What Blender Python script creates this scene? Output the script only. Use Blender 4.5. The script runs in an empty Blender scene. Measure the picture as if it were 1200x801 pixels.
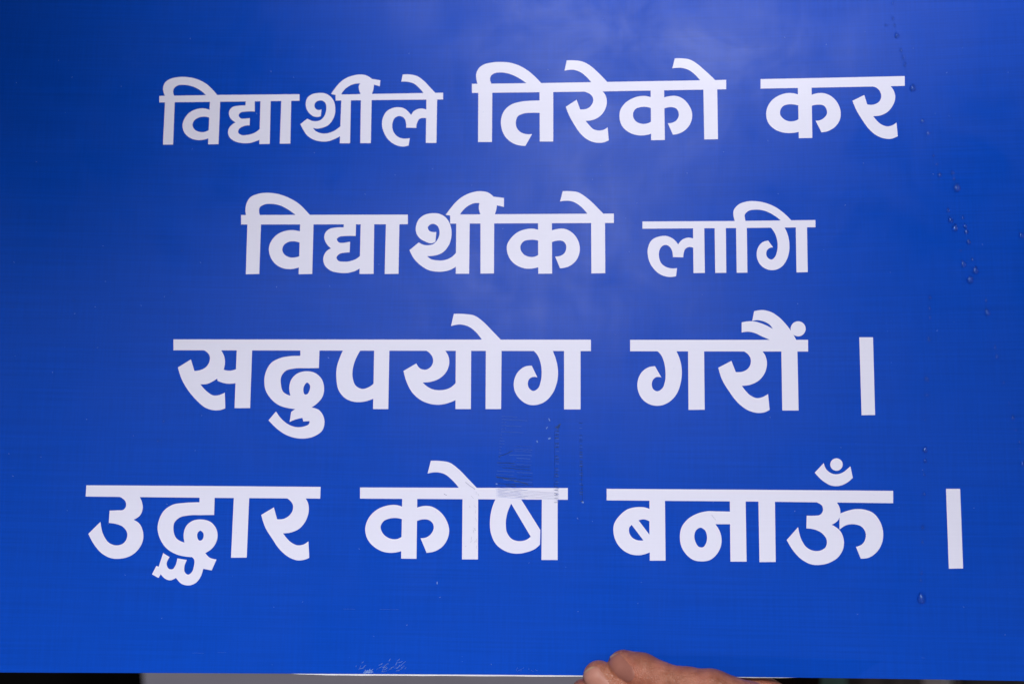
import bpy, bmesh, math, random
import numpy as np
from mathutils import Vector, Matrix, geometry

SC = bpy.context.scene
COL = SC.collection
R = math.radians
random.seed(4)

# ------------------------------------------------------------------ camera, sky, sun, exposure
CAM = Vector((0.0, -0.75, 1.40))
FPX = 1667.0                                   # focal length in photo pixels (1200 wide)
cam_d = bpy.data.cameras.new('camera'); cam = bpy.data.objects.new('camera', cam_d); COL.objects.link(cam)
cam.location = CAM; cam.rotation_euler = (R(90), 0, 0)
cam_d.sensor_width = 36.0; cam_d.lens = 36.0*FPX/1200.0
cam_d.clip_start = 0.02; cam_d.clip_end = 500
cam_d.dof.use_dof = True; cam_d.dof.focus_distance = 0.735; cam_d.dof.aperture_fstop = 7.0
SC.camera = cam

SUN_EL, SUN_AZ = 28.5, 186.3                   # azimuth clockwise from +Y: behind the camera
w = bpy.data.worlds.new('World'); SC.world = w; w.use_nodes = True
nt = w.node_tree; bg = nt.nodes['Background']
sky = nt.nodes.new('ShaderNodeTexSky'); sky.sky_type = 'NISHITA'; sky.sun_disc = False
sky.sun_elevation = R(SUN_EL); sky.sun_rotation = R(SUN_AZ); sky.dust_density = 4.0; sky.air_density = 0.8; sky.ozone_density = 1.0
nt.links.new(sky.outputs[0], bg.inputs[0]); bg.inputs[1].default_value = 0.05
sun_d = bpy.data.lights.new('sun', 'SUN'); sun = bpy.data.objects.new('sun', sun_d); COL.objects.link(sun)
sun_d.energy = 3.75; sun_d.angle = R(15); sun_d.color = (0.98, 0.985, 1.0)
sv = Vector((math.sin(R(SUN_AZ))*math.cos(R(SUN_EL)), math.cos(R(SUN_AZ))*math.cos(R(SUN_EL)), math.sin(R(SUN_EL))))
sun.rotation_euler = sv.to_track_quat('Z', 'Y').to_euler(); sun.location = sv*6
SC.view_settings.view_transform = 'Standard'; SC.view_settings.look = 'None'
SC.view_settings.exposure = 0.0; SC.view_settings.gamma = 1.0

# ------------------------------------------------------------------ helpers
def tag(o, label=None, cat=None, group=None, kind=None):
    if label: o['label'] = label
    if cat: o['category'] = cat
    if group: o['group'] = group
    if kind: o['kind'] = kind
    return o

def link(name, me, mat=None, parent=None, smooth=False):
    o = bpy.data.objects.new(name, me); COL.objects.link(o)
    if mat: me.materials.append(mat)
    if parent: o.parent = parent
    if smooth:
        for p in me.polygons: p.use_smooth = True
    return o

def mesh(name, verts, faces, mat=None, parent=None, smooth=False):
    me = bpy.data.meshes.new(name); me.from_pydata([tuple(v) for v in verts], [], faces); me.update()
    return link(name, me, mat, parent, smooth)

def new_mat(name):
    m = bpy.data.materials.new(name); m.use_nodes = True
    return m, m.node_tree, m.node_tree.nodes['Principled BSDF']

def noise(nt, scale, detail=3, rough=0.5, vec=None, dist=0.0):
    n = nt.nodes.new('ShaderNodeTexNoise'); n.inputs['Scale'].default_value = scale
    n.inputs['Detail'].default_value = detail; n.inputs['Roughness'].default_value = rough
    n.inputs['Distortion'].default_value = dist
    if vec: nt.links.new(vec, n.inputs['Vector'])
    return n.outputs['Fac']

def ramp(nt, fac, stops):
    r = nt.nodes.new('ShaderNodeMapRange'); r.clamp = True
    r.inputs['From Min'].default_value, r.inputs['From Max'].default_value = stops[0], stops[1]
    r.inputs['To Min'].default_value, r.inputs['To Max'].default_value = stops[2], stops[3]
    nt.links.new(fac, r.inputs['Value']); return r.outputs['Result']

def mathn(nt, op, a, b):
    n = nt.nodes.new('ShaderNodeMath'); n.operation = op
    for i, v in enumerate((a, b)):
        if isinstance(v, (int, float)): n.inputs[i].default_value = v
        else: nt.links.new(v, n.inputs[i])
    return n.outputs[0]

def objcoord(nt, scale=(1, 1, 1)):
    t = nt.nodes.new('ShaderNodeTexCoord'); m = nt.nodes.new('ShaderNodeMapping')
    m.inputs['Scale'].default_value = scale
    nt.links.new(t.outputs['Object'], m.inputs['Vector']); return m.outputs['Vector']

def mix_col(nt, fac, a, b):
    n = nt.nodes.new('ShaderNodeMix'); n.data_type = 'RGBA'
    if isinstance(fac, (int, float)): n.inputs[0].default_value = fac
    else: nt.links.new(fac, n.inputs[0])
    for k, v in ((6, a), (7, b)):
        if isinstance(v, tuple): n.inputs[k].default_value = (*v, 1)
        else: nt.links.new(v, n.inputs[k])
    return n.outputs[2]

# ------------------------------------------------------------------ the sign's own frame and its gentle bend
TILT, YAW, ROLL = 10.3, 4.4, 0.0               # top leans away, right edge comes nearer
ROT = (Matrix.Rotation(R(-YAW), 4, 'Z') @ Matrix.Rotation(R(90-TILT), 4, 'X'))   # local x right, y up, z out of the face
SIGN = Matrix.Translation((0, 0, 1.40)) @ ROT
INV = SIGN.inverted()
CAM_L = INV @ CAM
DL = INV.to_3x3()

BOW = 3.2
def height(x, y): return ((x-0.05)**2)/(2*BOW)       # slightly bowed board
def normal_at(x): return Vector((-(x-0.05)/BOW, 0, 1)).normalized()

def on_sign(px, py, lift=0.0):
    """photo pixel -> the point of the board's face (lifted along local z) that is seen there"""
    d = DL @ Vector(((px-600.0)/FPX, 1.0, -(py-400.5)/FPX))
    z = lift
    for _ in range(8):
        t = (z-CAM_L.z)/d.z
        p = CAM_L + d*t
        z = height(p.x, p.y)+lift
    return Vector((p.x, p.y, z))

# ------------------------------------------------------------------ materials
def print_material(name, col, rough=0.215, spec=0.030, grain=0.075):
    """laminated inkjet print: fine horizontal print banding, smeared film of water that changes the gloss"""
    m, nt, b = new_mat(name)
    v = objcoord(nt)
    band = noise(nt, 1.0, 2, 0.6, objcoord(nt, (14, 900, 1)))
    weave = noise(nt, 1.0, 1, 0.5, objcoord(nt, (900, 40, 1)))
    f = mathn(nt, 'ADD', ramp(nt, band, (0.3, 0.7, -grain, grain)), ramp(nt, weave, (0.3, 0.7, -grain*0.5, grain*0.5)))
    f = mathn(nt, 'ADD', f, 1.0)
    rgb = nt.nodes.new('ShaderNodeRGB'); rgb.outputs[0].default_value = (*col, 1)
    h = nt.nodes.new('ShaderNodeVectorMath'); h.operation = 'SCALE'
    nt.links.new(rgb.outputs[0], h.inputs[0]); nt.links.new(f, h.inputs['Scale'])
    nt.links.new(h.outputs[0], b.inputs['Base Color'])
    smear = noise(nt, 9.0, 5, 0.6, objcoord(nt, (2.2, 0.6, 1)), 0.8)
    nt.links.new(ramp(nt, smear, (0.33, 0.47, spec*0.78, spec*1.0)), b.inputs['Specular IOR Level'])
    nt.links.new(ramp(nt, noise(nt, 22, 4, 0.6, v, 0.6), (0.3, 0.7, rough-0.05, rough+0.06)), b.inputs['Roughness'])
    bump = nt.nodes.new('ShaderNodeBump'); bump.inputs['Strength'].default_value = 0.03; bump.inputs['Distance'].default_value = 0.0004
    nt.links.new(noise(nt, 60, 4, 0.6, v), bump.inputs['Height']); nt.links.new(bump.outputs[0], b.inputs['Normal'])
    return m

BLUE = print_material('blue_print', (0.0008, 0.060, 0.50))
WHITE = print_material('white_print', (0.765, 0.785, 0.97), grain=0.008)

m, n_, b_ = new_mat('foam_board_core'); b_.inputs['Base Color'].default_value = (0.8, 0.8, 0.84, 1); b_.inputs['Roughness'].default_value = 0.7
n_.links.new(mix_col(n_, noise(n_, 400, 3), (0.62, 0.63, 0.72), (0.86, 0.86, 0.9)), b_.inputs['Base Color']); CORE = m

# ------------------------------------------------------------------ the board
XL, XR, YT = -0.36, 0.40, 0.27
_bot_px = [(-20, 787.2), (0, 787.3), (150, 787.6), (300, 788.3), (400, 788.9), (530, 790.0), (660, 790.6), (780, 791.2), (900, 792.7), (1000, 794.2), (1100, 795.6), (1200, 797.2), (1220, 797.6)]
_bot = [on_sign(*p) for p in _bot_px]
_bx = np.array([p.x for p in _bot]); _by = np.array([p.y for p in _bot])
_pf = np.polyfit(_bx, _by, 3)
def bottom(x): return float(np.interp(x, _bx, np.polyval(_pf, _bx)))

sign = bpy.data.objects.new('protest_sign', None); COL.objects.link(sign); sign.matrix_world = SIGN
sign.empty_display_size = 0.05
tag(sign, 'blue placard with four lines of white Devanagari writing, held by a hand', 'sign')

NX, NY = 96, 40
def board(name, z0, z1, y_off, mat, top=YT, xa=XL, xb=XR):
    vs, fs = [], []
    for side, z in ((0, z1), (1, z0)):
        for i in range(NX+1):
            x = xa+(xb-xa)*i/NX; yb = bottom(x)+y_off(x)
            for j in range(NY+1):
                y = yb+(top-yb)*j/NY
                vs.append((x, y, height(x, y)+z))
    S = (NX+1)*(NY+1); I = lambda s, i, j: s*S+i*(NY+1)+j
    for i in range(NX):
        for j in range(NY):
            fs.append((I(0, i, j), I(0, i+1, j), I(0, i+1, j+1), I(0, i, j+1)))
            fs.append((I(1, i, j), I(1, i, j+1), I(1, i+1, j+1), I(1, i+1, j)))
        fs.append((I(0, i, 0), I(1, i, 0), I(1, i+1, 0), I(0, i+1, 0)))
        fs.append((I(0, i, NY), I(0, i+1, NY), I(1, i+1, NY), I(1, i, NY)))
    for j in range(NY):
        fs.append((I(0, 0, j), I(0, 0, j+1), I(1, 0, j+1), I(1, 0, j)))
        fs.append((I(0, NX, j), I(1, NX, j), I(1, NX, j+1), I(0, NX, j+1)))
    return mesh(name, vs, fs, mat, sign)
board('printed_film', -0.0003, 0.0, lambda x: 0.0, BLUE)
def peek(x):                                   # the white core shows as a thin line along part of the bottom edge
    px = [-0.36, -0.14, -0.115, -0.09, 0.03, 0.05, 0.125, 0.17, 0.25, 0.40]
    pv = [0.0009, 0.0009, 0.0001, -0.0008, -0.0007, -0.0004, -0.0004, 0.0003, 0.0008, 0.0009]
    return float(np.interp(x, px, pv))+0.00012*math.sin(x*310)*math.sin(x*97)
board('foam_core', -0.0053, -0.0003, peek, CORE, top=YT-0.001, xa=XL+0.001, xb=XR-0.001)

# ------------------------------------------------------------------ umbrellas added outside the view, so soft shade dims the board's left and right
def added_umbrella(UMB, UMB_R, label):
    e = bpy.data.objects.new('added_umbrella', None); COL.objects.link(e); e.location = UMB
    tag(e, label, 'added_umbrella', None)
    m, nt, b = new_mat('added_umbrella_black_cloth'); b.inputs['Base Color'].default_value = (0.01, 0.01, 0.012, 1); b.inputs['Roughness'].default_value = 0.8
    m2, nt, b2 = new_mat('added_umbrella_metal'); b2.inputs['Base Color'].default_value = (0.2, 0.2, 0.2, 1); b2.inputs['Metallic'].default_value = 1; b2.inputs['Roughness'].default_value = 0.4
    vs, fs = [], []; NA, NR = 48, 8
    for s_ in (0, 1):
        for r in range(NR+1):
            for a in range(NA):
                al = 2*math.pi*a/NA; t = r/NR
                rr = UMB_R*t*(1-0.05*t*abs(math.sin(4*al)))
                vs.append((rr*math.cos(al), rr*math.sin(al), 0.02-0.20*t**2-0.0015*s_))
    S = (NR+1)*NA
    for s_ in (0, 1):
        for r in range(NR):
            for a in range(NA):
                q = (s_*S+r*NA+a, s_*S+(r+1)*NA+a, s_*S+(r+1)*NA+(a+1) % NA, s_*S+r*NA+(a+1) % NA)
                fs.append(q if s_ == 0 else q[::-1])
    for a in range(NA): fs.append((NR*NA+a, S+NR*NA+a, S+NR*NA+(a+1) % NA, NR*NA+(a+1) % NA))
    mesh('canopy', vs, fs, m, e, True)
    def rod(name, a, b, r):
        a, b = Vector(a), Vector(b); q = (b-a).to_track_quat('Z', 'Y'); vs, fs = [], []
        for end in (a, b):
            for k in range(10):
                vs.append(end+q @ Vector((r*math.cos(k*math.pi/5), r*math.sin(k*math.pi/5), 0)))
        fs = [(k, (k+1) % 10, 10+(k+1) % 10, 10+k) for k in range(10)]+[tuple(range(9, -1, -1)), tuple(range(10, 20))]
        mesh(name, vs, fs, m2, e)
    rod('pole', (0, 0, -UMB[2]), (0, 0, 0.07), 0.009)
    for k in range(8):
        al = k*math.pi/4; rod('rib', (0.012*math.cos(al), 0.012*math.sin(al), 0.006), (UMB_R*0.97*math.cos(al), UMB_R*0.97*math.sin(al), -0.185), 0.002)
def shade_at(x, z, height_above_road):         # where an umbrella stands whose shade centre falls at (x, z) on the board's plane
    t = (height_above_road-z)/sv.z
    return (x+sv.x*t, sv.y*t, height_above_road)
added_umbrella(shade_at(-0.72, 1.73, 2.75), 0.765, 'large left one of two black umbrellas added out of view, shading the upper left of the sign')
added_umbrella(shade_at(0.84, 1.47, 2.60), 0.745, 'small right one of two black umbrellas added out of view, shading the right end of the sign')

# ------------------------------------------------------------------ lettering
def parse(s):
    out = []
    for t in s.split():
        c = t.endswith('!'); a, b = t.rstrip('!').split(',')
        out.append((float(a), float(b), c))
    return out

def smooth_loop(pts, step):
    """closed loop through traced points; '!' marks a sharp corner, the rest is a smooth spline"""
    n = len(pts); out = []
    P = [np.array(p[:2]) for p in pts]
    for i in range(n):
        p1, p2 = P[i], P[(i+1) % n]
        c1, c2 = pts[i][2], pts[(i+1) % n][2]
        L = np.linalg.norm(p2-p1)
        if L < 1e-6: continue
        k = max(1, int(math.ceil(L/step)))
        if c1 and c2:
            for q in range(k): out.append(p1+(p2-p1)*q/k)
            continue
        p0, p3 = P[i-1], P[(i+2) % n]
        def tang(a, b_, c):                    # chord-length weighted tangent
            d1, d2 = np.linalg.norm(b_-a)+1e-9, np.linalg.norm(c-b_)+1e-9
            return ((b_-a)/d1*d2+(c-b_)/d2*d1)/(d1+d2)
        t1 = None if c1 else tang(p0, p1, p2)*L
        t2 = None if c2 else tang(p1, p2, p3)*L
        if t1 is None: t1 = 1.5*(p2-p1)-0.5*t2
        if t2 is None: t2 = 1.5*(p2-p1)-0.5*t1
        for q in range(k):
            s = q/k
            out.append((2*s**3-3*s**2+1)*p1+(s**3-2*s**2+s)*t1+(-2*s**3+3*s**2)*p2+(s**3-s**2)*t2)
    return out

def inside(px, py, loop):
    x, y = loop[:, 0], loop[:, 1]; x2, y2 = np.roll(x, -1), np.roll(y, -1)
    c = np.zeros(len(px), bool)
    for a, b, a2, b2 in zip(x, y, x2, y2):
        if b == b2: continue
        m_ = ((b > py) != (b2 > py)) & (px < (a2-a)*(py-b)/(b2-b)+a)
        c ^= m_
    return c

def circle(cx, cy, r): return ' '.join('%.2f,%.2f' % (cx+r*math.cos(a), cy+r*math.sin(a)) for a in [2*math.pi*k/12 for k in range(12)])

class Word:
    def __init__(self): self.sh = []; self.frame = (0, 0, 1)
    def at(self, ox, oy, s): self.frame = (ox, oy, s); return self
    def _loop(self, s):
        ox, oy, k = self.frame
        return np.array([(ox+p[0]/k, oy+p[1]/k) for p in smooth_loop(parse(s), 2.0*k)])
    def add(self, outer, *holes):
        self.sh.append((self._loop(outer), [self._loop(h) for h in holes])); return self
    def bar(self, *pts):                       # polygon of corners only
        return self.add(' '.join('%g,%g!' % p for p in pts))
    def build(self, name='printed_word', label=None):
        vs, es = [], []
        for o, hs in self.sh:
            for L in [o]+hs:
                b = len(vs); n = len(L)
                vs += [Vector((float(x), float(y))) for x, y in L]
                es += [(b+i, b+(i+1) % n) for i in range(n)]
        V, E, F, *_ = geometry.delaunay_2d_cdt(vs, es, [], 0, 1e-4)
        V = np.array([tuple(v) for v in V]); T = np.array([f for f in F if len(f) == 3])
        c = V[T].mean(axis=1); keep = np.zeros(len(T), bool)
        for o, hs in self.sh:
            k = inside(c[:, 0], c[:, 1], o)
            for h in hs: k &= ~inside(c[:, 0], c[:, 1], h)
            keep |= k
        T = T[keep]; used = np.unique(T); mp = {int(u): i for i, u in enumerate(used)}
        P = [on_sign(V[u][0], V[u][1], 0.00012) for u in used]
        faces = []
        for t in T:
            a, b, cc = (P[mp[int(i)]] for i in t)
            t = [mp[int(i)] for i in t]
            faces.append(t if (b-a).cross(cc-a).z > 0 else t[::-1])
        o = mesh(name, P, faces, WHITE, sign, smooth=True)
        o.data.normals_split_custom_set_from_vertices([normal_at(p.x) for p in P])
        if label: o['label'] = label
        return o

S6, S5, S4 = 1200/180, 1200/225, 1200/270
# --- line 1
W = Word().at(180, 60, S6)
W.bar((45,350),(500,343),(1140,337),(1140,388),(500,396),(45,401))
W.add('95,360! 80,330 74,290 90,245 130,218 190,204 260,203 340,220 410,255 465,305 500,347! 500,360! 415,360! 412,347! 370,310 310,278 240,264 190,268 160,290 152,315 160,347! 160,360!')
W.bar((90,390),(165,390),(152,730),(73,730))
W.add('445,462! 390,447 330,455 275,485 240,530 226,585 240,635 280,675 330,693 385,693 430,680! 440,680! 440,612! 395,632 355,630 318,610 304,580 315,545 350,520 395,512 440,520!')
W.bar((440,390),(520,390),(507,727),(426,728))
W.add('720,380! 790,380! 790,472! 715,473 680,480 664,500 675,522 715,527! 752,524! 750,580! 720,582 690,592 665,612 660,635 685,655 730,655 785,640 830,608! 835,608! 835,690! 800,703 750,718 690,718 630,702 595,675 582,640 590,600 612,575 640,557! 605,530 590,500 592,465 615,438 660,427 718,425!')
W.bar((835,380),(915,380),(907,725),(826,726)).bar((998,380),(1075,380),(1068,722),(986,723))
W.at(340, 60, S6)
W.add('80,570! 135,527! 165,543 200,548 235,540 262,515 278,480 283,440 275,405 255,388 220,388 198,402 190,420 195,445 215,460 245,455! 240,508! 215,515 180,508 145,480 125,440 122,405 135,365 170,338 215,328 270,330 315,355 343,395 352,440 350,490 330,540 295,580 245,600 205,605 178,600! 200,625 235,640 290,642 340,625 395,585! 400,585! 400,660! 350,685 300,703 240,705 180,690 135,660 100,610')
W.add('320,335! 345,298 385,250 430,215 490,192 550,183 600,192 640,218! 705,228! 700,275! 655,262! 650,300 640,330! 640,350! 548,350! 548,330! 538,300 537,270 548,252! 500,257 450,280 415,312 402,332! 402,350! 355,350! 355,342!')
W.bar((355,340),(1195,325),(1195,378),(700,382),(355,386))
W.bar((400,375),(475,375),(468,720),(388,720)).bar((553,375),(637,375),(630,719),(548,719))
W.add('935,680! 925,738! 880,745 830,735 775,700 735,640 718,580 725,520 755,470 800,445 850,438 895,450 925,475 945,500! 965,470 1000,452 1040,450 1070,460! 1070,525! 1040,522 1010,530 992,560 985,600! 907,598! 905,560 895,530 870,510 845,508 820,520 800,560 800,610 820,650 855,676 895,684')
W.bar((1065,370),(1148,370),(1143,717),(1060,717))
W.add('880,183! 940,183 990,195 1040,228 1090,280 1135,328! 1135,345! 1045,345! 1040,325! 1005,285 965,253 920,240 868,238!')
W.build()

W = Word().at(540, 60, S6)
W.bar((87,256),(625,250),(1145,241),(2073,225),(2073,298),(1100,315),(720,320),(87,327))
W.add('135,270! 122,220 120,180 140,135 180,105 240,90 310,85 390,92 470,120 540,165 590,210 628,250! 628,270! 515,270! 512,250! 460,215 400,185 330,168 275,170 240,188 228,215 237,252! 237,270!')
W.bar((137,310),(246,310),(243,710),(135,710))
W.add('625,386! 540,388 460,397 390,420 340,465 315,530 318,600 345,665 395,712 450,735 505,740! 557,648! 510,648 470,635 435,595 430,550 445,510 490,488 550,482 625,482!')
W.bar((615,310),(722,310),(722,706),(617,706))
W.add('970,318! 1000,330 1028,355 1035,385 1022,420 990,448 955,456 932,455! 905,380! 820,435! 850,510 890,580 940,650 1000,697 1060,715 1110,714 1156,697! 1147,595! 1115,615 1080,620 1040,612 1000,575 975,545! 1030,538 1085,510 1125,460 1141,400 1130,345 1108,315! 1108,300! 970,300!')
W.add('828,73! 890,73 950,82 1005,110 1070,165 1145,243! 1145,260! 1020,260! 1018,242! 980,200 940,168 890,148 810,153!')
W.at(690, 60, S6)
W.add('490,362! 450,352 400,352 340,370 280,410 245,465 240,520 260,585 310,632 370,655 430,658 490,645! 495,645! 495,545! 460,564 415,568 370,550 347,515 347,480 365,452 410,437 455,437 495,448!')
W.bar((483,290),(588,290),(594,694),(487,696))
W.add('585,363! 630,352 680,350 735,372 780,420 806,480 803,540 775,595 730,632 690,648 657,652! 617,564! 650,560 685,540 703,505 700,475 685,450 650,438 610,442 585,450!')
W.bar((895,285),(1003,285),(1009,688),(902,690))
W.add('672,58! 730,57 790,67 840,95 900,145 950,190 988,228! 988,245! 870,245! 868,226! 825,180 785,150 735,133 652,135!')
W.build()

W = Word().at(885, 60, S6)
W.bar((42,219),(600,208),(1168,195),(1168,272),(600,283),(42,293))
W.add('345,342! 300,330 255,328 190,345 130,385 95,440 86,500 105,565 155,612 215,635 280,640 345,630! 350,630! 350,525! 310,545 265,548 220,528 195,495 197,460 215,432 255,417 305,417 350,428!')
W.bar((333,275),(440,275),(446,678),(341,680))
W.add('438,343! 480,330 530,328 590,350 640,400 666,465 663,530 635,580 590,615 550,630 518,634! 472,544! 505,540 540,520 560,490 555,450 535,425 495,418 438,428!')
W.add('905,275! 945,285 975,315 985,350 972,390 940,413 905,420 875,416! 852,343! 760,388! 790,460 835,535 890,610 950,660 1015,683 1065,684 1114,665! 1104,558! 1070,580 1035,588 990,575 950,543 922,508! 975,503 1030,478 1075,425 1094,365 1085,315 1055,270! 1055,255! 905,255!')
W.build()
# --- line 2
W = Word().at(275, 215, S6)
W.bar((50,246),(1353,243),(1353,318),(50,320))
W.add('92,260! 84,210 90,165 120,110 180,82 260,73 350,85 430,115 510,165 560,215 588,246! 588,260! 478,260! 475,245! 420,205 350,170 285,159 230,165 195,188 190,215 197,245! 197,260!')
W.bar((100,305),(206,305),(192,706),(87,708))
W.add('515,375! 470,365 410,367 345,390 295,435 268,500 275,560 310,620 360,655 425,668 505,655! 515,655! 515,565! 470,577 425,575 385,550 372,515 385,480 425,455 470,452 515,463!')
W.bar((512,305),(616,305),(606,706),(500,708))
W.add('852,305! 948,305! 945,410! 850,411 820,415 797,435 810,457 850,463! 902,455! 898,538! 860,540 815,552 795,580 808,602 850,610 905,605 950,588 985,560! 990,560! 990,655! 935,685 880,698 820,697 750,680 705,640 692,590 705,545 730,518 752,507! 718,470 700,425 708,385 740,355 790,344 852,342!')
W.bar((985,305),(1090,305),(1085,705),(975,706)).bar((1182,305),(1287,305),(1280,705),(1172,706))
W.at(445, 215, S6)
W.add('232,520! 305,460! 340,478 380,482 420,472 450,440 466,400 465,360 450,330 420,315 395,320 375,345 385,368 410,378 442,378! 435,455! 400,467 360,455 310,425 285,385 283,335 305,280 350,245 410,232 470,238 520,270 550,320 561,385 555,440 535,490 490,540 430,562 370,567! 400,590 450,600 510,597 560,575 605,530! 610,530! 610,638! 570,665 510,685 450,688 380,675 315,635 270,590')
W.add('515,245! 550,198 600,140 660,95 720,70 790,60 845,70 890,103! 970,113! 970,183! 915,170! 910,205 900,237! 900,260! 790,260! 785,237! 775,200 775,170 780,153! 735,155 690,175 650,210 628,240! 628,260! 550,260! 548,250!')
W.bar((550,242),(1829,235),(1829,308),(550,313))
W.bar((598,300),(703,300),(698,704),(594,704)).bar((787,300),(894,300),(892,702),(787,703))
W.at(590, 215, S6)
W.add('275,363! 235,353 185,355 115,378 60,425 28,480 28,530 55,595 105,640 165,662 220,664 278,652! 282,652! 282,552! 240,572 200,572 155,550 132,510 135,480 160,450 205,440 245,440 282,448!')
W.bar((270,300),(378,300),(380,703),(272,704))
W.add('375,367! 420,355 470,353 525,375 575,430 596,500 590,555 560,610 515,645 475,658 442,662! 404,570! 440,566 475,545 490,510 487,475 465,450 430,445 400,450 375,458!')
W.bar((685,300),(793,300),(795,700),(687,702))
W.add('463,60! 520,60 580,68 635,100 690,145 740,195 780,236! 780,250! 660,250! 655,235! 610,185 570,155 525,137 480,135 442,140!')
W.build()

W = Word().at(745, 225, S5)
W.bar((42,184),(600,181),(1123,175),(1123,220),(600,225),(42,229))
W.add('258,475! 252,526! 205,530 155,515 105,470 78,410 76,350 100,300 145,278 195,275 240,297 265,327! 290,298 325,285 365,292! 365,350! 335,343 310,355 300,380 297,408! 232,406! 228,370 215,345 190,330 165,338 148,365 145,400 160,445 195,470 228,477')
W.bar((358,215),(428,215),(432,505),(361,506)).bar((493,215),(563,215),(566,504),(497,505)).bar((627,215),(694,215),(698,503),(631,504))
W.add('625,195! 612,155 612,115 640,80 690,60 750,57 810,68 875,95 930,135 972,177! 972,195! 910,195! 905,176! 855,140 805,117 750,110 705,118 682,140 685,175! 687,195!')
W.add('835,212! 862,245 880,285 887,330 882,375 868,408 848,422 830,415 816,392 820,365 835,350 858,345! 828,303! 795,312 768,340 756,380 762,425 790,465 830,485 870,486 910,468 940,430 958,375 960,320 948,260 925,212!')
W.bar((1000,205),(1070,205),(1075,500),(1005,502))
W.build()
# --- line 3
W = Word().at(195, 380, S5)
W.bar((44,93),(2653,95),(2653,166),(44,161))
W.add('215,155! 250,170 270,195 268,235 245,268 210,285 175,290! 153,218! 72,268! 95,340 135,410 190,475 245,520 305,536 345,532 368,523! 365,425! 330,440 295,443 250,415 212,373! 250,372 290,355 318,337! 320,352! 370,368 445,365! 445,275! 400,288 358,283! 366,240 360,195 340,158! 340,140! 215,140!')
W.bar((440,150),(536,150),(523,522),(426,522))
W.add('837,150! 957,150! 953,272! 880,273 800,275 745,290 718,325 715,370 730,420 775,445! 768,395 780,345 815,308 870,292 930,303 970,340 985,390 978,445 945,490 908,518! 955,535 980,570 988,610 975,660 930,695 870,711 800,707 740,685 690,650 638,598! 685,543! 720,590 760,622 810,640 860,636 893,618 895,603! 855,605! 850,583! 810,592 770,608! 780,545! 805,528! 760,522 700,502 650,460 620,410 612,350 622,295 655,240 710,210 770,198 837,196!',
      '880,362 897,380 893,415 880,435 865,437 856,415 860,385')
W.at(380, 350, S5)
W.add('120,315! 100,360 80,420 76,500 90,570 130,620 190,643 245,642 310,622! 318,622! 318,520! 280,550 235,562 195,540 178,495 178,440 195,380 230,315!')
W.bar((312,310),(407,310),(400,688),(305,688))
W.add('625,318! 655,335 677,365 680,395 665,425 635,442 600,435 575,403! 495,450! 515,520 550,585 600,630 660,655 730,660 790,645 828,628! 828,518! 790,553 730,570 680,565 640,545 615,522! 665,518 715,500 760,460 780,410 778,365 752,318!')
W.bar((822,310),(918,310),(916,688),(820,688)).bar((1010,310),(1108,310),(1105,688),(1008,688))
W.add('810,93! 880,95 940,105 990,140 1050,200 1105,257! 1105,275! 990,275! 985,255! 945,205 900,172 850,160 792,170!')
W.at(520, 350, S5)
W.add('555,318! 585,350 605,400 612,460 605,520 590,558 560,575 535,560 525,530 535,500 560,487 585,490! 550,417! 510,422 465,455 440,510 442,570 475,625 530,660 580,662 635,640 680,590 708,520 714,450 702,380 678,318!')
W.bar((752,310),(855,310),(855,690),(752,690))
W.build()

W = Word().at(730, 350, S5)
W.bar((45,256),(1157,256),(1157,329),(45,327))
W.add('205,318! 238,350 258,400 266,460 262,520 245,560 213,577 190,565 180,535 188,505 210,488 240,490! 200,420! 160,427 120,455 93,510 95,575 125,630 180,663 235,666 290,643 335,595 362,520 368,455 358,385 330,318!')
W.bar((407,310),(507,310),(511,692),(410,693))
W.add('740,320! 775,340 797,370 798,405 780,437 745,455 705,457! 678,387! 596,430! 620,505 665,580 720,650 785,697 845,712 885,708 917,693! 907,594! 875,612 840,620 800,605 765,572 743,543! 800,535 855,505 890,455 900,405 890,355 865,320!')
W.bar((990,310),(1090,310),(1098,697),(996,697))
W.add('820,77! 870,70 920,80 970,110 1020,160 1060,215 1083,256! 1083,270! 920,270! 918,256! 870,235 820,212 780,205 742,210! 742,147! 785,140 820,141 870,155 938,188! 915,160 870,138 840,133 808,138!')
W.add(circle(1095,187,47))
W.build()
Word().at(980, 380, S6).bar((180,100),(287,100),(303,706),(198,708)).build('printed_stroke', 'white upright stroke that ends the third line')
# --- line 4
W = Word().at(90, 550, S5)
W.bar((60,97),(800,101),(1524,107),(1521,180),(800,175),(55,167))
W.add('235,160! 280,175 305,200 307,230 290,250 255,253 205,255! 200,332! 240,337 290,358 315,395 312,430 290,460 245,472 200,455 168,410 148,325! 72,400! 110,470 160,525 220,553 280,554 340,535 390,490 415,430 413,385 390,335 355,312! 395,285 412,240 408,205 388,160! 388,145! 235,145!')
W.add('767,160! 862,160! 858,282! 780,283 700,285 640,300 610,330 604,375 620,425 673,455! 668,400 685,350 725,318 780,310 835,325 870,365 880,410 865,465 835,500 803,520! 830,548 873,560! 843,628! 790,618! 775,665 745,705 700,722 655,712 620,675! 580,690 555,682 525,652! 510,675! 470,653! 497,600! 512,605! 540,520! 580,545! 562,595 575,618 600,620 615,600 628,553! 688,563! 672,610 675,640 695,655 718,640 732,600 733,560 720,545! 680,542 620,527 560,490 520,430 505,370 515,310 545,255 600,218 670,207 767,203!',
      '772,380 790,395 792,420 780,440 765,442 753,420 755,395')
W.bar((982,160),(1078,160),(1062,548),(964,549))
W.at(260, 540, S5)
W.add('385,220! 420,240 443,270 443,305 420,340 385,360 345,362! 325,288! 246,335! 270,410 315,485 365,555 420,600 475,619 515,615 546,603! 541,500! 510,520 475,525 435,508 405,480 382,450! 430,445 485,420 525,370 543,310 538,260 515,220!')
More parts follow.
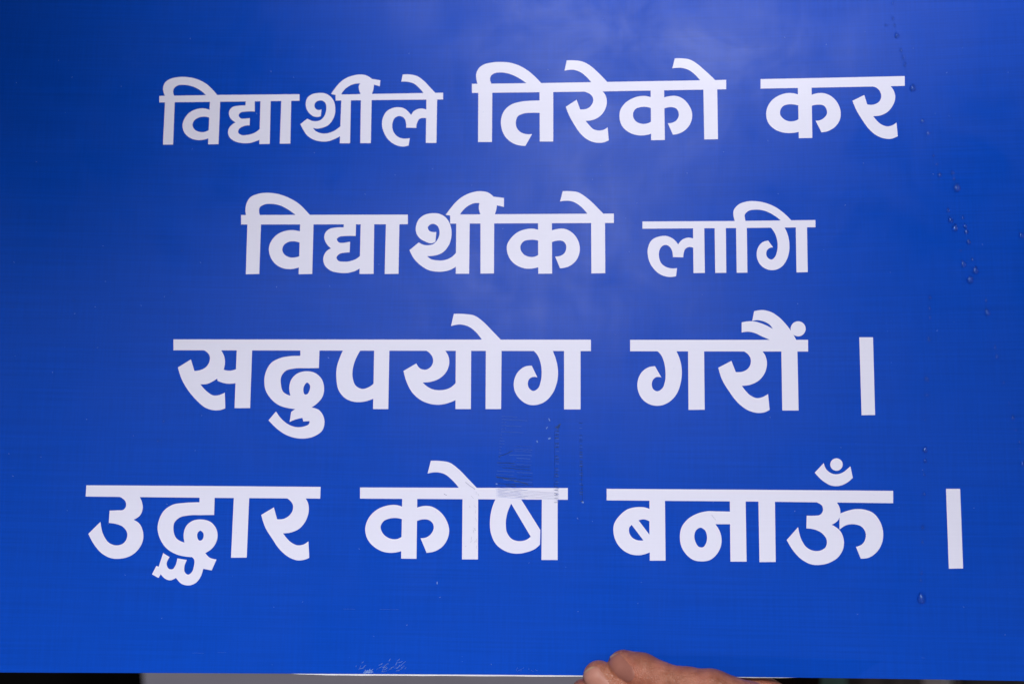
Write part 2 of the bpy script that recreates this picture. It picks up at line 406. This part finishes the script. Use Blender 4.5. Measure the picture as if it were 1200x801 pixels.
W.build()

W = Word().at(410, 530, S4)
W.bar((53,181),(1135,184),(1135,245),(53,239))
W.add('278,283! 240,272 195,275 140,297 98,340 80,395 92,450 130,493 180,517 230,520 275,510! 278,510! 278,433! 240,450 205,445 172,420 160,385 175,357 210,342 245,340 278,348!')
W.bar((273,230),(351,230),(347,552),(267,551))
W.add('346,287! 385,277 425,280 465,303 502,350 517,400 508,450 480,490 445,512 400,521! 368,445! 400,440 425,420 437,390 430,365 410,350 380,347 346,357!')
W.bar((587,230),(668,230),(667,555),(584,555))
W.add('422,42! 470,43 520,52 560,80 615,135 662,184! 662,200! 575,200! 568,183! 530,140 490,110 450,102 405,108!')
W.add('764,230! 740,290 730,350 735,420 760,475 805,510 860,525 920,518 965,500 990,478! 992,402! 890,240! 890,230!',
      '840,265! 942,437! 915,455 880,460 845,450 818,415 812,370 820,315')
W.bar((1000,230),(1082,230),(1082,558),(998,558))
W.build()

W = Word().at(700, 560, S6)
W.bar((73,82),(1200,89),(2311,98),(2311,194),(1200,181),(73,172))
W.add('415,242! 370,227 310,225 240,240 175,290 130,360 127,430 150,500 200,560 260,592 330,600 410,578! 415,575!',
      '322,328! 360,320 407,335! 407,440!', '268,363! 360,485! 310,482 270,460 248,420 250,385')
W.bar((407,160),(528,160),(533,642),(410,643))
W.add('1045,260! 940,258 850,258 770,280 700,325 655,390 645,450 660,540 700,600 750,637 810,648 880,637 935,590 965,530 970,470 955,410 922,358! 1045,358!',
      '805,385 840,405 857,455 850,505 825,538 795,535 768,500 758,450 772,405')
W.bar((1035,165),(1158,165),(1166,650),(1040,650))
W.at(870, 530, S5)
W.bar((100,290),(203,290),(208,682),(107,683))
W.add('415,300! 465,310 500,335 503,365 485,388 450,393 402,393! 400,473! 445,478 500,505 527,545 520,590 490,610 445,612 400,590 370,545 348,465! 277,545! 320,615 375,670 430,697 490,700 555,682 605,645 632,590 634,550 612,490 585,465 558,450! 595,425 612,385 608,345 583,300! 583,285! 415,285!')
W.add('607,480! 650,452 700,447 745,462 770,500 768,540 750,570 710,588! 740,662! 790,655 840,620 872,565 880,510 860,430 815,375 760,355 700,353 650,365 607,382!')
W.add('508,65! 525,105 555,128 590,135 630,122 658,100 675,85! 690,157! 650,190 600,208 555,205 505,178 452,125!')
W.add(circle(588,74,39))
W.build()
Word().at(1070, 560, 801/120).bar((258,82),(368,82),(391,704),(280,706)).build('printed_stroke', 'white upright stroke that ends the fourth line')

# ------------------------------------------------------------------ wear on the face: peeled tape with ribbed ridges, scuffs
m, n_, b_ = new_mat('clear_tape_residue')
b_.inputs['Base Color'].default_value = (0.07, 0.17, 0.64, 1); b_.inputs['Roughness'].default_value = 0.3; b_.inputs['Specular IOR Level'].default_value = 0.5
RES = m
m, n_, b_ = new_mat('grubby_tape_residue')
n_.links.new(mix_col(n_, ramp(n_, noise(n_, 700, 3), (0.45, 0.6, 0, 1)), (0.006, 0.02, 0.10), (0.06, 0.14, 0.46)), b_.inputs['Base Color'])
b_.inputs['Roughness'].default_value = 0.3; DARKRES = m
m, n_, b_ = new_mat('worn_white_scuff'); b_.inputs['Base Color'].default_value = (0.17, 0.29, 0.68, 1); b_.inputs['Roughness'].default_value = 0.8
SCUFF = m

def ridges(lines, hgt):
    """each line is a thin raised thread on the face: list of (px,py) with a half width in pixels"""
    vs, fs = [], []
    for pts, hw in lines:
        b = len(vs)
        for k, (x, y) in enumerate(pts):
            x2, y2 = pts[min(k+1, len(pts)-1)]; x1, y1 = pts[max(k-1, 0)]
            d = math.hypot(x2-x1, y2-y1) or 1; nx, ny = -(y2-y1)/d, (x2-x1)/d
            e = 0.25 if k in (0, len(pts)-1) else 1
            vs += [on_sign(x-nx*hw, y-ny*hw, 0.00005), on_sign(x, y, 0.00014+hgt*e), on_sign(x+nx*hw, y+ny*hw, 0.00005)]
        for k in range(len(pts)-1):
            i = b+3*k
            fs += [(i, i+1, i+4, i+3), (i+1, i+2, i+5, i+4)]
    return vs, fs
def J(a): return random.uniform(-a, a)
def wob(x0, y0, x1, y1, n, a): return [(x0+(x1-x0)*k/n+random.uniform(-a, a), y0+(y1-y0)*k/n+random.uniform(-a, a)) for k in range(n+1)]

rnd = random.random
L, Dk = [], []
for i in range(6):                                            # upper, pale ribs
    y = 487.5+i*3.6
    x0 = 588-i*0.3+rnd(); x1 = random.uniform(604, 626)
    if i in (2, 4): x1 = x0+random.uniform(3, 7)
    L.append((wob(x0, y, x1, y+0.05*(x1-x0), 8, 0.12), 0.3))
for i in range(9):
    y = 509+i*3.5; x0 = 586-i*0.25
    L.append((wob(x0, y, x0+random.uniform(2, 6), y+0.3, 3, 0.12), 0.3))
for i in range(14):                                           # middle block, right column
    y = 522+i*3.5+J(.7); x0 = 604+J(2)+(J(8) if rnd() < .3 else 0)
    (Dk if i > 5 and rnd() < .35 else L).append((wob(x0, y, 623+random.uniform(-2, 1.5), y+0.8, 7, 0.3), random.uniform(.18, .42)))
for i in range(9):                                           # lower left block
    y = 541+i*3.5+J(.7); x0 = 582+random.uniform(0, 2)+(rnd()*10 if rnd() < .3 else 0)
    (Dk if rnd() < .3 else L).append((wob(x0, y, 604+random.uniform(-3, 2), y+1.0, 7, 0.3), random.uniform(.18, .42)))
Dk += [(wob(581, 558, 604, 563, 9, 0.3), 0.55), (wob(603, 563, 619, 567, 6, 0.3), 0.55), (wob(584, 535, 601, 528, 8, 0.3), 0.4)]
for i in range(8):
    y = 569+i*1.75; L.append((wob(579+rnd()*3, y, 612+random.uniform(-8, 8), y+3.5, 9, 0.15), 0.2))
for i in range(0, 23, 2): L.append((wob(651.2, 506.8+i*3.6, 655.4, 507+i*3.6, 3, .15), .35))
for i in range(1, 25, 3): L.append((wob(679.0, 497.8+i*3.6, 682.4, 498+i*3.6, 3, .15), .35))
mesh('tape_mark', *ridges(L, 0.00010), RES, sign)['label'] = 'pale ribbed imprint left by peeled tape'
Dk2 = []
for i in range(24):                                           # two upright strips of ribs
    y = 505+i*3.6; c = 653-0.02*(y-505)
    if rnd() < .15: continue
    y += J(.9)
    Dk2.append((wob(c-2.8+rnd()*.8, y, c+2.6-rnd()*.8, y+random.uniform(-.2, .3), 3, 0.25), random.uniform(.3, .6)))
for i in range(26):
    y = 496+i*3.6; c = 680.5+0.012*(y-496)
    if rnd() < .2: continue
    y += J(.9)
    Dk2.append((wob(c-2.2+rnd()*.8, y, c+2.2-rnd()*.8, y+0.2, 3, 0.15), random.uniform(.2, .35) if i < 9 else random.uniform(.35, .6)))
Dk2 += [(wob(650.3, 503, 649.0, 575, 30, 0.25), 0.1), (wob(651, 501, 657, 496, 5, 0.4), 0.8), (wob(653, 503, 656, 498, 5, 0.4), 0.7), (wob(681.5, 545, 682.5, 590, 20, 0.2), 0.14)]
mesh('tape_mark', *ridges(Dk+Dk2, 0.00010), DARKRES, sign)['label'] = 'dark ribbed strips of grubby tape residue'
Sc = [(wob(581, 566.5, 583, 567, 2, .2), 0.7), (wob(682, 587.5, 684, 588.5, 2, .2), 0.9), (wob(643, 490, 644.5, 493, 3, .2), 0.5), (wob(640, 502, 642, 500, 3, .2), 0.5), (wob(629, 516, 630, 518, 2, .2), 0.7), (wob(642.5, 514, 645, 513, 3, .2), 0.8), (wob(512, 684, 512.5, 681, 3, .2), 0.5)]
for i in range(34):
    x = random.gauss(448, 16); y = 787-abs(random.gauss(0, 7)); Sc.append((wob(x, y, x+random.uniform(1, 5), y-random.uniform(0.5, 4), 4, .4), random.uniform(.1, .3)))
for i in range(12):
    x = random.gauss(430, 3); Sc.append((wob(x, 788, x+random.uniform(2, 6), 788-random.uniform(1, 5), 4, .4), random.uniform(.3, .6)))
for i in range(9):
    x = random.gauss(612, 10); y = 784+random.uniform(-4, 2); Sc.append((wob(x, y, x+random.uniform(-3, 3), y+2, 3, .4), .1))
for (x, y, dx) in ((402, 713, 14), (445, 713.4, 22), (225, 764.5, 14), (255, 764, 10), (320, 778, -2), (1080, 770, 4)):
    Sc.append((wob(x, y, x+dx, y+random.uniform(-.3, .3), 6, .15), .08))
for i in range(150):                                          # specks
    x, y = random.uniform(10, 1190), random.uniform(10, 780); Sc.append((wob(x, y, x+random.uniform(-1.5, 1.5), y+random.uniform(-1.5, 1.5), 2, .1), random.uniform(.12, .3)))
mesh('surface_wear', *ridges(Sc, 0.00003), SCUFF, sign)
# fine scratch lines in the ink of the last letters
m, n_, b_ = new_mat('scratched_grey_ink'); b_.inputs['Base Color'].default_value = (0.33, 0.36, 0.55, 1); b_.inputs['Roughness'].default_value = 0.6
G = []
for i in range(6): G.append((wob(584, 572+i*1.7, 650, 576.5+i*1.5+rnd(), 20, 0.25), 0.14))
for i in range(10): G.append((wob(649+rnd()*2, 571+i*1.9, 655, 571.3+i*1.9, 3, .15), 0.16))
for i in range(16):
    x, y = random.uniform(546, 560), random.uniform(575, 640); G.append((wob(x, y, x+random.uniform(-3, 3), y+random.uniform(1, 4), 3, .4), .13))
G += [(wob(834, 603, 839, 609, 6, .2), .18), (wob(520, 578, 524, 580, 3, .3), .3), (wob(545, 565, 557, 573, 6, .5), .3)]
vs, fs = ridges(G, 0.00003); vs = [v+Vector((0, 0, 0.00009)) for v in vs]
mesh('worn_ink', vs, fs, m, sign)

# ------------------------------------------------------------------ water drops, each its own thing
m = bpy.data.materials.new('water'); m.use_nodes = True; n_ = m.node_tree; n_.nodes.clear()
o_ = n_.nodes.new('ShaderNodeOutputMaterial'); tr = n_.nodes.new('ShaderNodeBsdfTransparent'); rf = n_.nodes.new('ShaderNodeBsdfRefraction'); gl = n_.nodes.new('ShaderNodeBsdfGlossy')
rf.inputs['IOR'].default_value = 1.33; rf.inputs['Roughness'].default_value = 0.03; gl.inputs['Roughness'].default_value = 0.14; gl.inputs['Color'].default_value = (0.5, 0.75, 1.0, 1)  # bluish reflection put into the gloss colour; water itself has no tint
fr = n_.nodes.new('ShaderNodeFresnel'); fr.inputs['IOR'].default_value = 1.33
m1 = n_.nodes.new('ShaderNodeMixShader'); m1.inputs[0].default_value = 0.62; m2 = n_.nodes.new('ShaderNodeMixShader')
n_.links.new(tr.outputs[0], m1.inputs[1]); n_.links.new(rf.outputs[0], m1.inputs[2])
n_.links.new(fr.outputs[0], m2.inputs[0]); n_.links.new(m1.outputs[0], m2.inputs[1]); n_.links.new(gl.outputs[0], m2.inputs[2])
n_.links.new(m2.outputs[0], o_.inputs['Surface']); WATER = m

def drop_mesh():
    vs, fs = [], []; NR, NA = 7, 16
    for r in range(NR+1):
        t = r/NR*math.pi/2*1.12
        for a in range(NA):
            al = 2*math.pi*a/NA
            x = math.sin(t)*math.cos(al); y = math.sin(t)*math.sin(al)
            y = y*(1.25 if y > 0 else 0.95); x *= (1-0.22*max(0, y))      # fuller below, drawn out above
            vs.append((x, y, math.cos(t)*0.44))
    for r in range(NR):
        for a in range(NA):
            fs.append((r*NA+a, (r+1)*NA+a, (r+1)*NA+(a+1) % NA, r*NA+(a+1) % NA))
    fs.append(tuple(NR*NA+a for a in range(NA-1, -1, -1)))
    me = bpy.data.meshes.new('water_drop'); me.from_pydata(vs, [], fs); 
    bm = bmesh.new(); bm.from_mesh(me); bmesh.ops.remove_doubles(bm, verts=bm.verts, dist=1e-5); bmesh.ops.recalc_face_normals(bm, faces=bm.faces); bm.to_mesh(me); bm.free()
    me.materials.append(WATER)
    for p in me.polygons: p.use_smooth = True
    return me
DROP = drop_mesh()
A_ = ('tiny water drop in the broken trail from the top edge past the top line', 'drops trailing from the top edge')
B_ = ('small water drop in the scattered cluster right of the second line of writing', 'drops in the cluster right of the second line')
C_ = ('small water drop in the straight upright trail beside the two end strokes', 'drops in the upright trail by the end strokes')
D_ = ('small water drop in the slanting trail near the right edge, beside the third line', 'drops trailing near the right edge')
E_ = ('lone tiny water drop on the plain blue left of the writing', 'stray drops left of the writing')
drops = [   # x, y, radius px, label/group or own label
 (1046,4,1.1,A_),(1046.5,22,1.2,A_),(1038.5,30,1.0,A_),(1048.5,30,1.0,A_),(1056,59,1.5,A_),(1058.5,67.5,1.7,A_),(1060.5,76,1.8,A_),(1051,42,2.2,'rounded water drop near the top edge, just above the three close drops'),
 (1069.5,103.5,3.0,'largest water drop just right of the headline end of the top line'),(1081,142,2.0,A_),(1087.5,156.5,2.0,A_),(1094,182.5,1.2,A_),(1097.5,192.5,1.0,A_),
 (1101,205,2.0,B_),(1116,202.5,1.8,B_),(1118,210,1.1,B_),(1121,220.5,3.6,'biggest bright water drop heading the cluster right of the second line'),(1111,246.5,1.9,B_),
 (1114,258,2.6,'upper of two plump water drops side by side at the left of the cluster'),(1119,267.5,3.0,'lower of two plump water drops side by side at the left of the cluster'),
 (1131,265,1.9,B_),(1132.5,271.5,2.0,B_),(1128.5,255,1.0,B_),(1135,283.5,2.0,B_),(1125.5,293.5,1.1,B_),
 (1129,309.5,2.8,'left one of three plump water drops at the bottom of the cluster'),(1139.5,304,1.4,B_),(1143,317,3.0,'right one of three plump water drops at the bottom of the cluster'),(1136.5,328,3.4,'lowest of three plump water drops at the bottom of the cluster'),
 (1155.5,352.5,1.3,D_),(1157,366.5,3.0,'plump water drop alone below and right of the cluster'),
 (1090,348.5,1.6,C_),(1089.5,361,1.7,C_),(1090,372,1.6,C_),(1088.5,397.5,2.0,C_),(1197,276,2.4,'single water drop at the right border beside the second line'),
 (1086,444,2.2,C_),(1086,462.5,2.0,C_),(1084,492,1.2,C_),(1084,527,2.3,C_),(1084,539.5,1.6,C_),(1083,556,1.1,C_),(1083.5,578.5,1.6,C_),(1081.5,617.5,1.7,C_),(1081,635,1.0,C_),(1080,671,1.5,C_),(1079.5,680,1.3,C_),
 (1080,701,3.8,'large pale water drop ending the upright trail, below left of the last stroke'),
 (1166,407,1.8,D_),(1168,418,1.8,D_),(1176,448,1.6,D_),(1182.5,472.5,1.0,D_),(1187,489.5,2.2,D_),(1190.5,503.5,1.1,D_),(1195,518,1.4,D_),(1195.5,526,1.2,D_),(1198.5,543.5,2.2,D_),
 (201,342,1.5,E_),(213,293.5,1.2,E_),(15,360,1.3,E_),(86,351,1.2,E_),(192,494,1.6,E_),(185,516,1.2,E_),(156,510,1.1,E_)]
first = None
for k, (x, y, r, lab) in enumerate(drops):
    o = bpy.data.objects.new('water_drop', DROP) if first is None else first.copy()
    first = first or o; COL.objects.link(o)
    p = on_sign(x, y, 0.0)
    s = max(r, 1.25)*0.00045*1.4
    o.matrix_world = SIGN @ Matrix.Translation(p) @ Matrix.Rotation(random.uniform(-.25, .25), 4, 'Z') @ Matrix.Diagonal((s*random.uniform(.85, 1.0), s*random.uniform(1.0, 1.2), s, 1))
    if isinstance(lab, tuple): tag(o, lab[0], 'water drop', lab[1])
    else:
        tag(o, lab, 'water drop')
        if 'group' in o: del o['group']

# ------------------------------------------------------------------ the hand (one continuous surface)
def PX(px, py, hz): return np.array(on_sign(px, py, hz/1000.0))*1000.0      # millimetres in the sign's frame
def capsule(Q, a, b, ra, rb):
    ab = b-a; t = np.clip(((Q-a)@ab)/(ab@ab), 0, 1)
    return np.linalg.norm(Q-a-t[..., None]*ab, axis=-1)-(ra+(rb-ra)*t)
def smin(a, b, k):
    h = np.clip(0.5+0.5*(b-a)/k, 0, 1); return b+(a-b)*h-k*h*(1-h)

FINGERS = [   # joint pixels, height off the face (mm), radius (mm): tip, pad, far joint, mid, near joint, mid, knuckle
 [(731,780,10.5,8.1),(752,786,14,8.7),(784,798,17.5,8.1),(806,802,19,8.4),(834,807.5,21,9.7),(880,824,20,10.0),(935,850,16,12.5)],
 [(702,792,7.5,8.0),(724,803,8,8.2),(756,818,13,8.2),(785,828,18,8.7),(816,838,25,10.2),(868,862,24,10.4),(930,895,17,12.5)],
 [(686,812,2.0,7.6),(706,822,5.5,8.2),(738,838,12,8.2),(768,852,17,8.4),(802,868,22,9.6),(855,900,21,9.8),(918,938,16,12.0)],
 [(712,872,2.0,6.6),(730,880,5.5,7.0),(752,890,10,7.1),(776,900,14,7.3),(804,912,18,8.4),(850,940,18,8.8),(900,978,15,11.0)],
]
THUMB = [(770,752,-15.5,8.3),(796,762,-17,9.5),(835,778,-19,9.6),(880,806,-17,10.0),(930,840,-10,11.5),(1000,905,2,15)]
WRIST = [(1130,980,8,25),(1330,1080,5,32)]
joints = [[(PX(x, y, h), r) for x, y, h, r in f] for f in FINGERS]
thumb = [(PX(x, y, h), r) for x, y, h, r in THUMB]
wrist = [(PX(x, y, h), r) for x, y, h, r in WRIST]

def hand_sdf(Q):
    def chain(ch, k):
        d = None
        for (a, ra), (b, rb) in zip(ch[:-1], ch[1:]):
            c = capsule(Q, a, b, ra, rb); d = c if d is None else smin(d, c, k)
        return d
    palm = None
    for ch in joints:
        c = capsule(Q, ch[-1][0], wrist[0][0], ch[-1][1], 20.0); palm = c if palm is None else smin(palm, c, 9.0)
    palm = smin(palm, capsule(Q, wrist[0][0], wrist[1][0], 24.0, 31.0), 12.0)
    f = None
    for ch in joints:
        c = chain(ch, 2.2); f = c if f is None else smin(f, c, 0.35)
    d = smin(f, palm, 5.0)
    d = smin(d, chain(thumb, 3.0), 3.5)
    # creases over the finger joints
    for ch in joints:
        for j in (2, 4):
            c0, r = ch[j]; ax = ch[j+1][0]-ch[j-1][0]; ax = ax/np.linalg.norm(ax)
            s = (Q-c0)@ax; near = np.exp(-(np.linalg.norm(Q-c0, axis=-1)/(r*1.25))**4)
            amp = 0.75 if j == 2 else 0.4
            for off in (-1.9, -0.2, 1.6):
                d = d+near*amp*np.exp(-((s-off)/0.55)**2)
    return d

allp = np.array([p for ch in joints for p, r in ch]+[p for p, r in thumb]+[p for p, r in wrist])
lo, hi = allp.min(0)-34, allp.max(0)+34
lo[0] = allp[:, 0].min()-12; lo[2] = max(lo[2], -60); hi[1] = allp[:, 1].max()+13; hi[0] = wrist[1][0][0]
VOX = 0.85
gx, gy, gz = [np.arange(lo[k], hi[k], VOX) for k in range(3)]
grid = np.empty((len(gx), len(gy), len(gz)), np.float32)
for i0 in range(0, len(gx), 24):
    Q = np.stack(np.meshgrid(gx[i0:i0+24], gy, gz, indexing='ij'), -1)
    grid[i0:i0+24] = hand_sdf(Q)
grid = np.clip(grid, -3, 3)
for ax in range(3):                                            # close the surface at the box faces
    sl = [slice(None)]*3; sl[ax] = -1; grid[tuple(sl)] = 3; sl[ax] = 0; grid[tuple(sl)] = 3
import openvdb as vdb
vg = vdb.FloatGrid(3.0); vg.copyFromArray(grid)
hv, hq = vg.convertToQuads()
hv = hv*VOX+lo
m, nt, b = new_mat('skin')
v = objcoord(nt)
mott = noise(nt, 160, 4, 0.6, v); fine = noise(nt, 900, 3, 0.6, v); big = noise(nt, 45, 2, 0.5, v)
c1 = mix_col(nt, ramp(nt, mott, (0.35, 0.65, 0, 1)), (0.27, 0.085, 0.040), (0.42, 0.165, 0.10))
c2 = mix_col(nt, ramp(nt, big, (0.4, 0.65, 0, 0.6)), c1, (0.52, 0.18, 0.125))
nt.links.new(c2, b.inputs['Base Color'])
b.inputs['Roughness'].default_value = 0.42; b.inputs['Specular IOR Level'].default_value = 0.5
b.inputs['Subsurface Weight'].default_value = 0.15; b.inputs['Subsurface Radius'].default_value = (1.0, 0.35, 0.2); b.inputs['Subsurface Scale'].default_value = 0.002
bp = nt.nodes.new('ShaderNodeBump'); bp.inputs['Strength'].default_value = 0.55; bp.inputs['Distance'].default_value = 0.0004
vor = nt.nodes.new('ShaderNodeTexVoronoi'); vor.feature = 'DISTANCE_TO_EDGE'; vor.inputs['Scale'].default_value = 900; nt.links.new(v, vor.inputs['Vector'])
hh = mathn(nt, 'ADD', ramp(nt, vor.outputs['Distance'], (0, 0.25, 0, 0.6)), fine)
nt.links.new(hh, bp.inputs['Height']); nt.links.new(bp.outputs[0], b.inputs['Normal'])
SKIN = m
me = bpy.data.meshes.new('person'); me.from_pydata((hv/1000.0).tolist(), [], hq.tolist()); me.update()
bm = bmesh.new(); bm.from_mesh(me); bmesh.ops.recalc_face_normals(bm, faces=bm.faces); bm.to_mesh(me); bm.free()
hand = link('person', me, SKIN, None, True); hand.matrix_world = SIGN
tag(hand, 'bare brown hand of a person gripping the bottom edge of the blue sign', 'person')

m, nt, b = new_mat('fingernail')
v = objcoord(nt)
nt.links.new(mix_col(nt, noise(nt, 220, 3, 0.5, v), (0.27, 0.10, 0.075), (0.36, 0.15, 0.115)), b.inputs['Base Color'])
b.inputs['Roughness'].default_value = 0.33; b.inputs['Specular IOR Level'].default_value = 0.35; NAIL = m
m, nt, b = new_mat('pink_fingernail'); v = objcoord(nt)
nt.links.new(mix_col(nt, noise(nt, 220, 3, 0.5, v), (0.40, 0.17, 0.125), (0.50, 0.24, 0.19)), b.inputs['Base Color']); b.inputs['Roughness'].default_value = 0.5; b.inputs['Specular IOR Level'].default_value = 0.3; PINK = m
m, nt, b = new_mat('nail_tip'); b.inputs['Base Color'].default_value = (0.42, 0.27, 0.16, 1); b.inputs['Roughness'].default_value = 0.4; NTIP = m
CAMM = np.array(CAM_L)*1000
def surf(px, py):
    d = np.array(DL @ Vector(((px-600.0)/FPX, 1.0, -(py-400.5)/FPX))); d /= np.linalg.norm(d)
    t = 560.0
    for _ in range(120):
        s = float(hand_sdf((CAMM+d*t)[None])[0])
        if s < 0.02: break
        t += s*0.8
    p = CAMM+d*t; e = 0.3
    g = np.array([float(hand_sdf((p+np.eye(3)[k]*e)[None])[0]-hand_sdf((p-np.eye(3)[k]*e)[None])[0]) for k in range(3)])
    return p, g/(np.linalg.norm(g)+1e-9), s < 0.5
def nail(tip, base, halfw, mat):
    a, b = np.array(tip, float), np.array(base, float); L = np.linalg.norm(b-a); ax = (b-a)/L; pe = np.array((-ax[1], ax[0]))
    NU, NV = 20, 16; vs, fs, mats = [], [], []
    for i in range(NU+1):
        u = i/NU
        wv = halfw*min(1.0, (1-(1-min(u/0.22, 1))**2)**0.5*0.35+0.65)*(1.0 if u < 0.6 else math.sqrt(max(0.0, 1-((u-0.6)/0.4)**2))*0.92+0.08)
        for j in range(NV+1):
            q = 2*j/NV-1
            c = a+ax*(L*u-(1-q*q)*1.6*(1-u))+pe*wv*q
            p, n, ok = surf(*c)
            lift = 0.36*(1-abs(q)**6)*(1-max(0, (u-0.85)/0.15)**3)-0.12
            vs.append(tuple((p+n*lift)/1000))
    for i in range(NU):
        for j in range(NV):
            k = i*(NV+1)+j
            fs.append((k, k+NV+1, k+NV+2, k+1)); mats.append(1 if i < 1 else 0)
    o = mesh('fingernail', vs, fs, mat, hand, True)
    o.data.materials.append(NTIP)
    for p, mi in zip(o.data.polygons, mats): p.material_index = mi
    return o
nail((717,769.5), (741,797), 10.5, NAIL)
nail((690,784.5), (712,817), 12.0, PINK)

# ------------------------------------------------------------------ what shows, out of focus, below the sign
m, nt, b = new_mat('wet_grey_road')
v = objcoord(nt)
nt.links.new(mix_col(nt, noise(nt, 3.0, 5, 0.6, v), (0.155, 0.145, 0.175), (0.21, 0.195, 0.23)), b.inputs['Base Color'])
b.inputs['Roughness'].default_value = 0.6; b.inputs['Specular IOR Level'].default_value = 0.3
road = mesh('road', [(-120, -120, 0), (120, -120, 0), (120, 200, 0), (-120, 200, 0)], [(0, 1, 2, 3)], m); tag(road, 'grey road surface blurred far below the sign', 'road', kind='structure')

def cloth_mat(name, c1, c2):
    m, nt, b = new_mat(name); v = objcoord(nt)
    nt.links.new(mix_col(nt, noise(nt, 14, 4, 0.6, v), c1, c2), b.inputs['Base Color']); b.inputs['Roughness'].default_value = 0.9; b.inputs['Specular IOR Level'].default_value = 0.05
    return m
def drape(name, px0, px1, dist, z_top, mat, label, seed):
    """a hanging cloth with rounded folds, closed front and back, reaching to the road"""
    rg = random.Random(seed)
    x0 = (px0-600)/FPX*dist; x1 = (px1-600)/FPX*dist; y0 = CAM.y+dist
    N, M = 48, 14; ph = rg.uniform(0, 6); fr = rg.uniform(3.2, 4.6)
    vs, fs = [], []
    for j in range(M+1):
        z = z_top*(1-j/M)
        for i in range(N):
            a = 2*math.pi*i/N; wx = (x1-x0)/2
            rr = 1+0.10*math.sin(fr*a+ph+z*1.2)+0.05*math.sin(9*a+z*3)
            flare = 1.0+0.10*(j/M)
            top = 1.0 if j > 0 else 0.86
            vs.append(((x0+x1)/2+wx*math.cos(a)*rr*flare*top, y0+0.16*math.sin(a)*rr*flare*top, z+0.002))
    for j in range(M):
        for i in range(N):
            fs.append((j*N+i, (j+1)*N+i, (j+1)*N+(i+1) % N, j*N+(i+1) % N))
    fs.append(tuple(range(N))); fs.append(tuple(M*N+i for i in range(N-1, -1, -1)))
    o = mesh(name, vs, fs, mat, None, True); tag(o, label, 'cloth'); return o
BLK = cloth_mat('black_cloth', (0.0012, 0.0012, 0.0015), (0.0025, 0.0025, 0.003))
drape('dark_cloth', -260, 138, 2.3, 1.12, BLK, 'black cloth blurred behind the bottom left corner of the sign', 1)
drape('dark_cloth', 860, 949, 2.0, 1.12, cloth_mat('black_brown_cloth', (0.004, 0.003, 0.003), (0.012, 0.007, 0.006)), 'black cloth blurred behind the sign just right of the hand', 2)
drape('teal_cloth', 953, 974, 2.6, 1.10, cloth_mat('teal_cloth', (0.05, 0.12, 0.12), (0.08, 0.16, 0.15)), 'narrow teal cloth blurred between black cloth and grey brown cloth', 3)
drape('brown_cloth', 974, 1066, 2.8, 1.10, cloth_mat('grey_brown_cloth', (0.035, 0.03, 0.032), (0.06, 0.05, 0.05)), 'grey brown cloth blurred below the lower right part of the sign', 4)
drape('pale_cloth', 1078, 1120, 3.2, 1.10, cloth_mat('pale_grey_cloth', (0.3, 0.3, 0.34), (0.42, 0.42, 0.46)), 'pale grey cloth blurred below the sign under the last stroke', 5)
drape('dark_cloth', 1130, 1300, 2.9, 1.10, cloth_mat('charcoal_cloth', (0.025, 0.025, 0.03), (0.045, 0.045, 0.055)), 'charcoal cloth blurred behind the bottom right corner of the sign', 6)
